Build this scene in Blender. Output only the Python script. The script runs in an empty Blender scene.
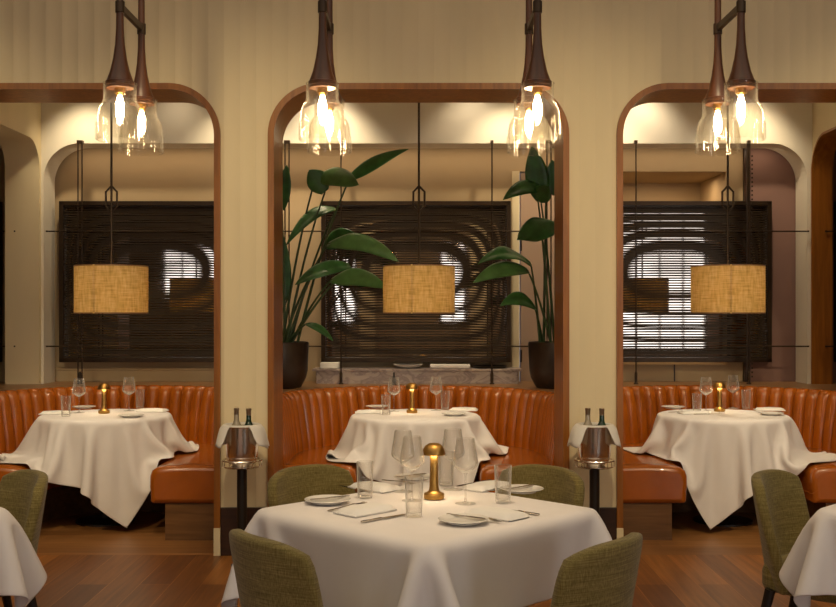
import bpy, math, random
import numpy as np
from mathutils import Vector, Matrix
random.seed(7)
S = bpy.context.scene
COL = S.collection
PI = math.pi
# ------------------------------------------------------------------ camera constants
FPX, CX, CY, CH = 1070.0, 418.5, 312.0, 1.45
def at(px, py, Y):
    """world point at distance Y seen at this place of the photograph"""
    return Vector(((px-CX)*Y/FPX, Y, CH+(CY-py)*Y/FPX))
def on_plane(px, py, z=0.742):
    Y = FPX*(CH-z)/(py-CY)
    return Vector(((px-CX)*Y/FPX, Y, z))

# ------------------------------------------------------------------ mesh builder
class MB:
    def __init__(s): s.v=[]; s.f=[]; s.m=[]
    def add(s, vs, fs, mi=0):
        o=len(s.v); s.v += [tuple(v) for v in vs]
        s.f += [tuple(i+o for i in f) for f in fs]; s.m += [mi]*len(fs)
        return s
    def box(s, a, b, mi=0, M=None):
        x0,y0,z0=a; x1,y1,z1=b
        vs=[Vector(p) for p in ((x0,y0,z0),(x1,y0,z0),(x1,y1,z0),(x0,y1,z0),(x0,y0,z1),(x1,y0,z1),(x1,y1,z1),(x0,y1,z1))]
        if M is not None: vs=[M@v for v in vs]
        return s.add(vs, [(3,2,1,0),(4,5,6,7),(0,1,5,4),(1,2,6,5),(2,3,7,6),(3,0,4,7)], mi)
    def cbox(s, c, d, mi=0, M=None):
        return s.box((c[0]-d[0]/2,c[1]-d[1]/2,c[2]-d[2]/2),(c[0]+d[0]/2,c[1]+d[1]/2,c[2]+d[2]/2),mi,M)
    def lathe(s, prof, n=32, c=(0,0,0), mi=0, close=False, flute=None):
        vs=[]; fs=[]; m=len(prof)
        for i in range(n):
            a=2*PI*i/n
            for k,(r,z) in enumerate(prof):
                rr=r if flute is None else r+flute(k,i)
                vs.append((c[0]+rr*math.cos(a), c[1]+rr*math.sin(a), c[2]+z))
        for i in range(n):
            j=(i+1)%n
            for k in range(m-1):
                fs.append((i*m+k, j*m+k, j*m+k+1, i*m+k+1))
            if close: fs.append((i*m+m-1, j*m+m-1, j*m, i*m))
        s.add(vs, fs, mi)
        if not close:
            o=len(s.v)-len(vs)
            if prof[0][0]>1e-6: s.f.append(tuple(o+i*m for i in range(n))[::-1]); s.m.append(mi)
            if prof[-1][0]>1e-6: s.f.append(tuple(o+i*m+m-1 for i in range(n))); s.m.append(mi)
        return s
    def tube(s, pts, r, n=8, mi=0, cap=True):
        pts=[Vector(p) for p in pts]; rs=r if isinstance(r,(list,tuple)) else [r]*len(pts)
        vs=[]; fs=[]; ref=None
        for i,p in enumerate(pts):
            t=(pts[min(i+1,len(pts)-1)]-pts[max(i-1,0)]).normalized()
            if ref is None:
                ref=Vector((0,0,1)) if abs(t.z)<.9 else Vector((1,0,0))
            u=t.cross(ref).normalized(); w=u.cross(t).normalized(); ref=w
            for k in range(n):
                a=2*PI*k/n; vs.append(p+u*(rs[i]*math.cos(a))+w*(rs[i]*math.sin(a)))
        for i in range(len(pts)-1):
            for k in range(n):
                q=(k+1)%n; fs.append((i*n+k,i*n+q,(i+1)*n+q,(i+1)*n+k))
        if cap:
            fs.append(tuple(range(n))[::-1]); fs.append(tuple((len(pts)-1)*n+k for k in range(n)))
        return s.add(vs,fs,mi)
    def grid(s, P, mi=0, closed_u=False):
        nu=len(P); nv=len(P[0]); vs=[p for row in P for p in row]; fs=[]
        for i in range(nu if closed_u else nu-1):
            j=(i+1)%nu
            for k in range(nv-1): fs.append((i*nv+k,j*nv+k,j*nv+k+1,i*nv+k+1))
        return s.add(vs,fs,mi)
    def build(s, name, mat, parent=None, smooth=35, loc=None):
        me=bpy.data.meshes.new(name); me.from_pydata(s.v,[],s.f)
        mats=mat if isinstance(mat,(list,tuple)) else [mat]
        for m in mats: me.materials.append(m)
        if len(mats)>1:
            for p,mi in zip(me.polygons,s.m): p.material_index=mi
        me.update(); me.validate()
        if smooth:
            for p in me.polygons: p.use_smooth=True
            me.set_sharp_from_angle(angle=math.radians(smooth))
        o=bpy.data.objects.new(name,me); COL.objects.link(o)
        if parent is not None: o.parent=parent
        if loc is not None: o.location=loc
        return o
def outward(o):
    import bmesh
    bm=bmesh.new(); bm.from_mesh(o.data); bmesh.ops.remove_doubles(bm,verts=bm.verts,dist=1e-6); bmesh.ops.recalc_face_normals(bm,faces=bm.faces); bm.to_mesh(o.data); bm.free(); return o
def bevel(o, w=.004, seg=2):
    m=o.modifiers.new('b','BEVEL'); m.width=w; m.segments=seg; m.limit_method='ANGLE'; m.angle_limit=math.radians(40); return o
def subsurf(o, l=1):
    m=o.modifiers.new('s','SUBSURF'); m.levels=l; m.render_levels=l; return o
def tag(o, label, cat, group=None, kind=None):
    o['label']=label; o['category']=cat
    if group: o['group']=group
    if kind: o['kind']=kind
    return o
def thing(name, label, cat, loc=(0,0,0), rz=0, group=None):
    o=bpy.data.objects.new(name,None); COL.objects.link(o); o.location=loc; o.rotation_euler=(0,0,rz)
    o.empty_display_size=.05
    return tag(o,label,cat,group)
def dup(root, loc, rz=None, label=None, group=None):
    r=root.copy(); COL.objects.link(r); r.location=loc
    if rz is not None: r.rotation_euler=(0,0,rz)
    if label: r['label']=label
    if group: r['group']=group
    for ch in list(root.children):
        c=ch.copy(); COL.objects.link(c); c.parent=r
        for g in list(ch.children):
            d=g.copy(); COL.objects.link(d); d.parent=c
    return r
def struct(o): o['kind']='structure'; return o

# ------------------------------------------------------------------ materials
class NT:
    def __init__(s,name):
        s.mat=bpy.data.materials.new(name); s.mat.use_nodes=True; s.t=s.mat.node_tree; s.t.nodes.clear()
        s.out=s.n('ShaderNodeOutputMaterial')
    def n(s,ty,**kw):
        x=s.t.nodes.new(ty)
        for k,v in kw.items():
            if k in x.inputs: s.set(x,k,v)
            else: setattr(x,k,v)
        return x
    def set(s,x,k,v):
        if hasattr(v,'is_linked') : s.t.links.new(v,x.inputs[k])
        else: x.inputs[k].default_value=v
    def l(s,a,b): s.t.links.new(a,b)
def c4(c): return (c[0],c[1],c[2],1)
def pos(t, scale=(1,1,1), obj=True, rot=(0,0,0)):
    g=t.n('ShaderNodeTexCoord'); m=t.n('ShaderNodeMapping'); m.inputs['Scale'].default_value=scale; m.inputs['Rotation'].default_value=rot
    t.l(g.outputs['Object'],m.inputs['Vector']); return m.outputs['Vector']
def ramp(t, fac, cols):
    r=t.n('ShaderNodeValToRGB'); t.l(fac,r.inputs['Fac'])
    e=r.color_ramp.elements
    while len(e)<len(cols): e.new(.5)
    for i,(p,c) in enumerate(cols): e[i].position=p; e[i].color=c4(c)
    return r.outputs['Color']
def mat_basic(name, col, rough=.5, metal=0, var=.12, scale=6, stretch=(1,1,1), bump=0, bscale=60, spec=.5, coat=0, sheen=0):
    t=NT(name); b=t.n('ShaderNodeBsdfPrincipled',Roughness=rough,Metallic=metal)
    b.inputs['Specular IOR Level'].default_value=spec
    b.inputs['Coat Weight'].default_value=coat
    b.inputs['Sheen Weight'].default_value=sheen
    v=pos(t,stretch)
    n=t.n('ShaderNodeTexNoise',Scale=scale,Detail=4.0); t.l(v,n.inputs['Vector'])
    lo=[c*(1-var) for c in col]; hi=[min(1,c*(1+var)) for c in col]
    t.l(ramp(t,n.outputs['Fac'],[(.3,lo),(.7,hi)]),b.inputs['Base Color'])
    if bump:
        n2=t.n('ShaderNodeTexNoise',Scale=bscale,Detail=3.0); t.l(v,n2.inputs['Vector'])
        bp=t.n('ShaderNodeBump',Strength=bump,Distance=.01); t.l(n2.outputs['Fac'],bp.inputs['Height']); t.l(bp.outputs['Normal'],b.inputs['Normal'])
    t.l(b.outputs['BSDF'],t.out.inputs['Surface']); return t.mat
def mat_wood(name, dark, light, axis='z', rough=.35, scale=1):
    t=NT(name); b=t.n('ShaderNodeBsdfPrincipled',Roughness=rough)
    st={'x':(1.2,16,16),'y':(16,1.2,16),'z':(16,16,1.2)}[axis]
    v=pos(t,tuple(s*scale for s in st))
    n=t.n('ShaderNodeTexNoise',Scale=2.0,Detail=6.0,Distortion=.6); t.l(v,n.inputs['Vector'])
    t.l(ramp(t,n.outputs['Fac'],[(.3,dark),(.7,light)]),b.inputs['Base Color'])
    bp=t.n('ShaderNodeBump',Strength=.08,Distance=.01); t.l(n.outputs['Fac'],bp.inputs['Height']); t.l(bp.outputs['Normal'],b.inputs['Normal'])
    t.l(b.outputs['BSDF'],t.out.inputs['Surface']); return t.mat
def mat_planks(name, along='y', c1=(.13,.040,.006), c2=(.40,.158,.030), w=.165, L=1.9):
    t=NT(name); b=t.n('ShaderNodeBsdfPrincipled',Roughness=.40)
    g=t.n('ShaderNodeNewGeometry'); sp=t.n('ShaderNodeSeparateXYZ'); t.l(g.outputs['Position'],sp.inputs[0])
    cb=t.n('ShaderNodeCombineXYZ')
    if along=='y': t.l(sp.outputs['Y'],cb.inputs['X']); t.l(sp.outputs['X'],cb.inputs['Y'])
    else: t.l(sp.outputs['X'],cb.inputs['X']); t.l(sp.outputs['Y'],cb.inputs['Y'])
    br=t.n('ShaderNodeTexBrick',Scale=1.0); t.l(cb.outputs[0],br.inputs['Vector'])
    br.offset=.37; br.inputs['Brick Width'].default_value=L; br.inputs['Row Height'].default_value=w
    br.inputs['Mortar Size'].default_value=.0016; br.inputs['Mortar Smooth'].default_value=.3; br.inputs['Bias'].default_value=0
    br.inputs['Color1'].default_value=c4(c1); br.inputs['Color2'].default_value=c4(c2); br.inputs['Mortar'].default_value=c4([c*1.25 for c in c2])
    mp=t.n('ShaderNodeMapping'); mp.inputs['Scale'].default_value=(1.3,22,1); t.l(cb.outputs[0],mp.inputs['Vector'])
    n=t.n('ShaderNodeTexNoise',Scale=1.6,Detail=7.0,Distortion=.5); t.l(mp.outputs[0],n.inputs['Vector'])
    mx=t.n('ShaderNodeMix',data_type='RGBA',blend_type='MULTIPLY'); mx.inputs['Factor'].default_value=.75
    t.l(br.outputs['Color'],mx.inputs[6]); t.l(ramp(t,n.outputs['Fac'],[(.3,(.55,.5,.45)),(.7,(1.15,1.12,1.1))]),mx.inputs[7])
    t.l(mx.outputs[2],b.inputs['Base Color'])
    bp=t.n('ShaderNodeBump',Strength=.1,Distance=.005); t.l(n.outputs['Fac'],bp.inputs['Height']); t.l(bp.outputs['Normal'],b.inputs['Normal'])
    t.l(b.outputs['BSDF'],t.out.inputs['Surface']); return t.mat
def mat_weave(name, cols, sx=220, sz=260, rough=.9, translucent=0, bump=.4, sheen=0):
    """woven fibre: two crossed wave bands broken by noise"""
    t=NT(name)
    v=pos(t,(1,1,1))
    w1=t.n('ShaderNodeTexNoise',Scale=1.0,Detail=3.0); m1=t.n('ShaderNodeMapping'); m1.inputs['Scale'].default_value=(sx,sx,12); t.l(v,m1.inputs['Vector']); t.l(m1.outputs[0],w1.inputs['Vector'])
    w2=t.n('ShaderNodeTexNoise',Scale=1.0,Detail=3.0); m2=t.n('ShaderNodeMapping'); m2.inputs['Scale'].default_value=(9,9,sz); t.l(v,m2.inputs['Vector']); t.l(m2.outputs[0],w2.inputs['Vector'])
    ad=t.n('ShaderNodeMath',operation='ADD'); t.l(w1.outputs['Fac'],ad.inputs[0]); t.l(w2.outputs['Fac'],ad.inputs[1])
    hf=t.n('ShaderNodeMath',operation='MULTIPLY'); t.l(ad.outputs[0],hf.inputs[0]); hf.inputs[1].default_value=.5
    col=ramp(t,hf.outputs[0],[(.36,cols[0]),(.5,cols[1]),(.64,cols[2])])
    bp=t.n('ShaderNodeBump',Strength=bump,Distance=.003); t.l(hf.outputs[0],bp.inputs['Height'])
    if translucent:
        d=t.n('ShaderNodeBsdfDiffuse'); tr=t.n('ShaderNodeBsdfTranslucent'); mx=t.n('ShaderNodeMixShader'); mx.inputs[0].default_value=translucent
        t.l(col,d.inputs['Color']); t.l(col,tr.inputs['Color']); t.l(bp.outputs['Normal'],d.inputs['Normal'])
        t.l(d.outputs[0],mx.inputs[1]); t.l(tr.outputs[0],mx.inputs[2]); t.l(mx.outputs[0],t.out.inputs['Surface'])
    else:
        b=t.n('ShaderNodeBsdfPrincipled',Roughness=rough); b.inputs['Sheen Weight'].default_value=sheen; b.inputs['Specular IOR Level'].default_value=.2
        t.l(col,b.inputs['Base Color']); t.l(bp.outputs['Normal'],b.inputs['Normal']); t.l(b.outputs['BSDF'],t.out.inputs['Surface'])
    return t.mat
def mat_glass(name, tint=(.97,.97,.96), rough=.02, gain=.5, power=3.0, body=.02, edge_white=.42):
    """thin clear glass: mostly see-through, glossier and whitened towards its rims to imitate bright edges"""
    t=NT(name)
    tr=t.n('ShaderNodeBsdfTransparent',Color=c4(tint)); gl=t.n('ShaderNodeBsdfGlossy',Roughness=rough)
    df=t.n('ShaderNodeBsdfTranslucent',Color=(.95,.93,.88,1)); d2=t.n('ShaderNodeBsdfDiffuse',Color=(.95,.93,.88,1))
    ms=t.n('ShaderNodeMixShader'); ms.inputs[0].default_value=.5; t.l(df.outputs[0],ms.inputs[1]); t.l(d2.outputs[0],ms.inputs[2])
    mg=t.n('ShaderNodeMixShader'); mg.inputs[0].default_value=edge_white; t.l(gl.outputs[0],mg.inputs[1]); t.l(ms.outputs[0],mg.inputs[2])  # white mixed in stands in for light caught at the rims
    n=t.n('ShaderNodeTexNoise',Scale=30.0); v=pos(t); t.l(v,n.inputs['Vector'])
    lw=t.n('ShaderNodeLayerWeight',Blend=.5); pw=t.n('ShaderNodeMath',operation='POWER'); t.l(lw.outputs['Facing'],pw.inputs[0]); pw.inputs[1].default_value=power
    m=t.n('ShaderNodeMath',operation='MULTIPLY_ADD'); t.l(pw.outputs[0],m.inputs[0]); m.inputs[1].default_value=gain
    m3=t.n('ShaderNodeMath',operation='MULTIPLY_ADD'); t.l(n.outputs['Fac'],m3.inputs[0]); m3.inputs[1].default_value=.03; m3.inputs[2].default_value=body; t.l(m3.outputs[0],m.inputs[2]); m.use_clamp=True
    mx=t.n('ShaderNodeMixShader'); t.l(m.outputs[0],mx.inputs[0]); t.l(tr.outputs[0],mx.inputs[1]); t.l(mg.outputs[0],mx.inputs[2])
    t.l(mx.outputs[0],t.out.inputs['Surface']); return t.mat

def mat_emit(name, col, strength):
    t=NT(name); e=t.n('ShaderNodeEmission',Color=c4(col),Strength=strength); t.l(e.outputs[0],t.out.inputs['Surface']); return t.mat
M={}
M['cream']=mat_basic('cream_plaster',(.73,.625,.41),.75,var=.05,scale=3,stretch=(1,1,.3),bump=.03)
M['offwhite']=mat_basic('offwhite_plaster',(.72,.68,.58),.8,var=.03,scale=2)
M['rosebeige']=mat_basic('rose_beige_wall',(.45,.34,.205),.8,var=.05,scale=2)
M['mauve']=mat_basic('mauve_wall',(.24,.14,.12),.8,var=.06,scale=2)
M['taupe']=mat_basic('taupe_door_paint',(.36,.25,.18),.6,var=.05,scale=2)
M['ceiling']=mat_basic('ceiling_paint',(.5,.42,.3),.9,var=.04)
M['roomwall']=mat_basic('room_wall_paint',(.30,.22,.14),.85,var=.08)
M['oak']=mat_wood('oak_trim_wood',(.21,.070,.007),(.35,.128,.016),'z')
M['oakx']=mat_wood('oak_trim_wood_flat',(.21,.070,.007),(.35,.128,.016),'x')
M['walnut']=mat_wood('walnut_turned_wood',(.04,.013,.004),(.09,.03,.010),'z',.35,.8)
M['ledge']=mat_wood('ledge_wood',(.20,.10,.04),(.30,.16,.07),'x',.4)
M['basewood']=mat_wood('banquette_base_wood',(.10,.045,.013),(.19,.09,.03),'x',.5)
M['skirt']=mat_wood('dark_skirting_wood',(.02,.008,.004),(.045,.017,.008),'x',.4)
M['floor']=mat_planks('oak_floor_planks','y')
M['floorx']=mat_planks('oak_floor_cross_planks','x',(.26,.115,.035),(.36,.17,.055),w=.165,L=2.4)
M['leather']=mat_basic('tan_orange_leather',(.365,.095,.006),.25,var=.10,scale=9,bump=.05,bscale=240,coat=.25)
M['linen']=mat_basic('white_linen',(.76,.725,.705),.85,var=.02,scale=8,bump=.04,bscale=500,spec=.2)
M['napkin']=mat_basic('white_napkin_linen',(.78,.76,.72),.9,var=.02,scale=20,bump=.06,bscale=300,spec=.2)
M['tweed']=mat_weave('olive_tweed',((.12,.09,.024),(.22,.172,.052),(.33,.265,.095)),420,420,.95,bump=.4,sheen=.2)
M['raffia']=mat_weave('woven_raffia',((.52,.37,.13),(.72,.54,.24),(.84,.68,.38)),70,150,.9,translucent=.5,bump=.3)
M['blackwood']=mat_basic('black_stained_wood',(.012,.009,.007),.4)
M['bronze']=mat_basic('dark_bronze_metal',(.05,.032,.02),.4,.7,var=.15)
M['slat']=mat_basic('bronze_slat',(.045,.029,.016),.45,.5,var=.15)
M['gold']=mat_basic('brushed_gold_metal',(.50,.29,.08),.36,1,var=.08,stretch=(1,1,20))
M['silver']=mat_basic('polished_silver',(.90,.85,.78),.2,1,var=.04)
M['steel']=mat_basic('cutlery_steel',(.55,.5,.44),.2,1,var=.05)
M['porcelain']=mat_basic('white_porcelain',(.80,.77,.71),.22,var=.02,coat=.3)
M['darkplate']=mat_basic('dark_stoneware',(.03,.022,.016),.3)
M['glass']=mat_glass('clear_glass',(.975,.97,.96),.03,gain=.95,power=1.7,body=.035,edge_white=.55)
M['cutglass']=mat_glass('cut_glass',(.985,.975,.95),.05,gain=.5,power=2.2,body=.03,edge_white=.05)
M['greenglass']=mat_basic('green_bottle_glass',(.006,.03,.012),.08,var=.1,coat=.5)
M['paleglass']=mat_basic('pale_bottle_glass',(.35,.30,.22),.1,var=.1,coat=.5)
M['foil']=mat_basic('bottle_foil',(.45,.36,.26),.3,.9)
M['leaf']=mat_basic('plant_leaf',(.025,.10,.022),.35,var=.35,scale=14,bump=.08,bscale=40)
M['leaflit']=mat_basic('plant_leaf_lit',(.06,.145,.042),.3,var=.25,scale=14,bump=.08,bscale=40)  # leaf green made lighter, standing in for light on these blades
M['stem']=mat_basic('plant_stem',(.03,.06,.016),.45,var=.25,scale=12)
M['pot']=mat_basic('dark_bronze_pot',(.035,.022,.015),.38,.4,var=.2,scale=10)
M['soil']=mat_basic('potting_soil',(.03,.018,.01),.95,var=.4,scale=60,bump=.6)
M['mirror']=mat_basic('smoked_mirror',(.42,.37,.33),.03,1,var=.03)
M['brass']=mat_basic('aged_brass_rod',(.25,.15,.06),.35,.9)
def mat_marble():
    t=NT('veined_marble'); b=t.n('ShaderNodeBsdfPrincipled',Roughness=.3); v=pos(t,(1,1,2))
    n=t.n('ShaderNodeTexNoise',Scale=5.0,Detail=8.0,Distortion=2.2); t.l(v,n.inputs['Vector'])
    t.l(ramp(t,n.outputs['Fac'],[(.35,(.40,.33,.30)),(.48,(.24,.19,.19)),(.56,(.42,.35,.32))]),b.inputs['Base Color']); t.l(b.outputs[0],t.out.inputs[0]); return t.mat
M['marble']=mat_marble()
WARM=(1.0,.72,.42)
M['bulb']=mat_emit('glowing_filament',(1.0,.72,.40),160)
M['drumbulb']=mat_emit('shade_bulb',(1.0,.79,.52),185)
M['ledlamp']=mat_emit('table_lamp_led',(1.0,.74,.44),45)
M['daypane']=mat_emit('daylit_window_pane',(.95,.95,.95),5.8)

# ------------------------------------------------------------------ room setting
WY0, WY1 = 6.38, 6.76           # pierced wall, front and back faces
TOPZ, RAD = 2.775, .27
CEIL, GAPC = 4.3, 3.3
HOLES=[(-2.98,-1.217),(-.860,.860),(1.217,2.98)]
BX=(-2.10,0.0,2.10)
HW=7.0
def arch_top(x):
    for a,b in HOLES:
        if a<=x<=b:
            d=min(x-a,b-x)
            return TOPZ if d>=RAD else TOPZ-RAD+math.sqrt(max(0,RAD*RAD-(RAD-d)**2))
    return None
struct(MB().box((-HW,-6,-.1),(HW,WY0+.01,0)).build('floor',M['floor'],smooth=0))
struct(MB().box((-HW,WY0+.01,-.1),(HW,9.6,0)).build('floor_booths',M['floorx'],smooth=0))
struct(MB().box((-HW,-6,CEIL),(HW,WY1,CEIL+.1)).build('ceiling',M['ceiling'],smooth=0))
struct(MB().box((-HW,WY1,GAPC),(HW,9.6,GAPC+.1)).build('ceiling_booths',M['offwhite'],smooth=0))
struct(MB().box((-HW-.1,-6,0),(-HW,9.6,CEIL)).build('wall_left',M['roomwall'],smooth=0))
struct(MB().box((HW,-6,0),(HW+.1,9.6,CEIL)).build('wall_right',M['roomwall'],smooth=0))
# fluted, pierced wall
def pierced():
    FL,DP=.0965,.007
    xs=set(np.round(np.arange(-HW,HW+.001,FL/8),5).tolist())
    for a,b in HOLES:
        xs|={a,b}
        for k in range(13):
            d=RAD*(1-math.cos(PI/2*k/12)); xs|={round(a+d,5),round(b-d,5)}
    xs=sorted(xs)
    mb=MB()
    def yf(x):
        t=(x/FL)%1.0; return WY0+DP*(1-(2*t-1)**2)
    for x0,x1 in zip(xs,xs[1:]):
        if x1-x0<1e-5: continue
        m=.5*(x0+x1)
        inside=any(a<m<b for a,b in HOLES)
        if inside: z0=arch_top(min(max(x0,-9),9)) or 0; z1=arch_top(x1) or 0
        else: z0=z1=0
        zt=CEIL
        mb.add([(x0,yf(x0),z0),(x1,yf(x1),z1),(x1,yf(x1),zt),(x0,yf(x0),zt)],[(0,1,2,3)])
        mb.add([(x0,WY1,z0),(x1,WY1,z1),(x1,WY1,zt),(x0,WY1,zt)],[(3,2,1,0)])
    # weld
    o=mb.build('wall_front',M['cream'],smooth=0)
    import bmesh
    bm=bmesh.new(); bm.from_mesh(o.data); bmesh.ops.remove_doubles(bm,verts=bm.verts,dist=2e-5); bm.to_mesh(o.data); bm.free()
    for p in o.data.polygons: p.use_smooth=True
    o.data.set_sharp_from_angle(angle=math.radians(12))
    return struct(o)
pierced()
def arch_path(a,b,zt,r,z0=0,n=14):
    """outline (u, z, normal) of an arched opening from the left foot to the right foot; normals point away from the opening"""
    P=[(a,z0,-1,0),(a,zt-r,-1,0)]
    for k in range(1,n+1):
        t=PI/2*k/n; P.append((a+r-r*math.cos(t),zt-r+r*math.sin(t),-math.cos(t),math.sin(t)))
    for k in range(0,n+1):
        t=PI/2*(1-k/n); P.append((b-r+r*math.cos(t),zt-r+r*math.sin(t),math.cos(t),math.sin(t)))
    P.append((b,z0,1,0)); return P
def arch_sweep(P, section, mp):
    """section: list of (offset along normal, depth); mp(u,z,depth)->xyz"""
    rows=[[mp(u+nx*o,z+nz*o,d) for (o,d) in section] for (u,z,nx,nz) in P]
    mb=MB(); mb.grid([r+[r[0]] for r in rows])
    mb.add(rows[0],[tuple(range(len(section)))]); mb.add(rows[-1],[tuple(range(len(section)))[::-1]])
    return mb
CW=.037
for i,(a,b) in enumerate(HOLES):
    P=arch_path(a,b,TOPZ,RAD)
    sec=[(0,WY0-.018),(CW,WY0-.018),(CW,WY0+.012),(.004,WY0+.012),(.004,WY1-.012),(CW,WY1-.012),(CW,WY1+.015),(0,WY1+.015)]
    struct(arch_sweep(P,sec,lambda u,z,d:(u,d,z)).build(f'trim_{i+1}',M['oak']))
# plinth blocks at the feet of the casings, dark skirting of the pillars
k=0
for (a,b) in HOLES:
    for x0,x1 in ((a-CW-.002,a+.001),(b-.001,b+CW+.002)):
        k+=1; struct(bevel(MB().box((x0,WY0-.024,0),(x1,WY0+.05,.165)).build(f'trim_plinth_{k}',M['cream'],smooth=0),.002))
for i,(x0,x1) in enumerate(((-1.217+CW+.002,-.86-CW-.002),(.86+CW+.002,1.217-CW-.002),(-HW,-2.98-CW-.002),(2.98+CW+.002,HW))):
    struct(bevel(MB().box((x0,WY0-.014,0),(x1,WY0+.03,.285)).build(f'baseboard_{i+1}',M['skirt'],smooth=0),.003))
# end partitions with their own arches
def partition(name, xf, thick, y0, y1, ztop, r, trimmat, idx):
    s=1 if xf>0 else -1; xa,xb=xf,xf+s*thick
    a,b=WY1+.03,y1
    ys=sorted(set([WY1,a,b,8.45]+[a+r*(1-math.cos(PI/2*k/12)) for k in range(13)]+[b-r*(1-math.cos(PI/2*k/12)) for k in range(13)]))
    mb=MB()
    def tz(y):
        d=min(y-a,b-y); return ztop if d>=r else ztop-r+math.sqrt(max(0,r*r-(r-d)**2))
    for p,q in zip(ys,ys[1:]):
        m=.5*(p+q); z0,z1=(tz(p),tz(q)) if a<m<b else (0,0)
        for x in (xa,xb):
            mb.add([(x,p,z0),(x,q,z1),(x,q,GAPC),(x,p,GAPC)],[(0,1,2,3)])
    struct(mb.build(name,M['cream'],smooth=0))
    P=arch_path(a,b,ztop,r)
    e=.012
    sec=[(0,xa-s*e),(.018,xa-s*e),(.018,xa),(.002,xa),(.002,xb),(.018,xb),(.018,xb+s*e),(0,xb+s*e)] if trimmat is M['oak'] else [(0,xa),(.002,xa),(.002,xb),(0,xb)]
    struct(arch_sweep(P,sec,lambda u,z,d:(d,u,z)).build(f'trim_{idx}',trimmat))
partition('wall_partition_left',-2.98,.27,WY1,8.41,2.79,.22,M['cream'],4)
partition('wall_partition_right',3.11,.14,WY1,8.43,2.81,.26,M['oak'],5)
# header wall over the back recess (front at 8.45)
def header():
    a,b,zt,r=-2.96,3.07,2.782,.28; y0,y1=8.45,8.71
    xs=sorted(set([-HW,a,b,HW,-3.25,3.25]+[a+r*(1-math.cos(PI/2*k/14)) for k in range(15)]+[b-r*(1-math.cos(PI/2*k/14)) for k in range(15)]))
    mb=MB()
    def tz(x):
        if x<a-.001 or x>b+.001: return 2.782
        d=min(x-a,b-x); return zt if d>=r else zt-r+math.sqrt(max(0,r*r-(r-d)**2))
    for p,q in zip(xs,xs[1:]):
        m=.5*(p+q)
        if a<m<b: z0,z1=tz(p),tz(q)
        elif m<-3.25 or m>3.25: z0=z1=2.782
        else: z0=z1=0
        for y in (y0,y1): mb.add([(p,y,z0),(q,y,z1),(q,y,GAPC),(p,y,GAPC)],[(0,1,2,3)])
        if not (a<m<b): mb.add([(p,y0,z0),(q,y0,z0),(q,y1,z0),(p,y1,z0)],[(0,1,2,3)])
    P=arch_path(a,b,zt,r)
    rows=[[(u,y0,z),(u,y1,z)] for (u,z,_,_) in P]
    mb.grid(rows)
    for x in (-3.25,3.25): mb.add([(x,y0,0),(x,y1,0),(x,y1,2.782),(x,y0,2.782)],[(0,1,2,3)])
    struct(mb.build('wall_header',M['offwhite'],smooth=0))
header()
# back wall with the deep alcove on the right
BY=8.76
mb=MB()
mb.box((-HW,BY,0),(.82,BY+.12,GAPC)); mb.box((1.56,BY,0),(1.60,BY+.12,GAPC)); mb.box((.82,BY,2.60),(1.56,BY+.12,GAPC))
mb.box((1.60,BY,2.60),(2.52,BY+.80,GAPC)); mb.box((1.60,BY,0),(2.52,BY+.80,1.02)); mb.box((2.52,BY,0),(2.69,BY+.80,GAPC))
mb.box((1.50,BY+.12,0),(1.60,BY+.80,GAPC)); mb.box((1.50,BY+.80,0),(2.69,BY+.9,GAPC))
struct(mb.build('wall_back',M['rosebeige'],smooth=0))
struct(MB().box((2.69,BY-.03,0),(HW,BY+.12,GAPC)).build('wall_back_mauve',M['mauve'],smooth=0))
struct(MB().box((2.655,BY-.045,.88),(2.69,BY+.01,GAPC)).build('trim_6',M['skirt'],smooth=0))
struct(bevel(MB().box((-2.96,BY-.022,.88),(-1.0,BY+.01,.975)).box((-2.96,BY-.03,.975),(-1.0,BY+.01,.995)).build('baseboard_back_left',M['rosebeige'],smooth=0),.004))
struct(MB().box((2.09,BY-.006,.88),(2.10,BY+.01,1.02)).build('trim_7',M['skirt'],smooth=0))
# door in the back wall
d=struct(bevel(MB().box((.835,BY-.004,.0),(1.545,BY+.05,2.585)).build('door_1',M['taupe'],smooth=0),.004))
for z in (1.09,1.55,2.0):
    MB().lathe([(.007,-.05),(.008,-.046),(.008,.046),(.007,.05)],10,(.838,BY-.012,z)).build('hinge',M['bronze'],d)
struct(bevel(MB().box((.765,BY-.02,.88),(.826,BY+.01,2.60)).build('trim_8',M['cream'],smooth=0),.004))
# ledge behind the booths
YC, RL = 7.32, .985
def ledge():
    xs=[]
    for c in BX: xs+= [c+RL*math.cos(PI*k/40) for k in range(41)]
    xs=sorted(set([round(x,5) for x in xs]+[-4.9,4.9]))
    def ys(x):
        for c in BX:
            if abs(x-c)<=RL+1e-4: return YC+math.sqrt(max(0,RL*RL-(x-c)**2))
        return YC
    mb=MB(); zt,zb=.882,.842
    for p,q in zip(xs,xs[1:]):
        m=.5*(p+q); out=all(abs(m-c)>RL for c in BX)
        a,b=(WY1+.016,WY1+.016) if out else (ys(p),ys(q))
        mb.add([(p,a,zt),(q,b,zt),(q,BY,zt),(p,BY,zt)],[(0,1,2,3)])
        mb.add([(p,a,zb),(q,b,zb),(q,BY,zb),(p,BY,zb)],[(3,2,1,0)])
        mb.add([(p,a,zb),(q,b,zb),(q,b,zt),(p,a,zt)],[(0,1,2,3)])
    return tag(mb.build('wooden_ledge',M['ledge'],smooth=0),'long wooden ledge running behind the orange leather booths','ledge')
ledge()
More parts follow.
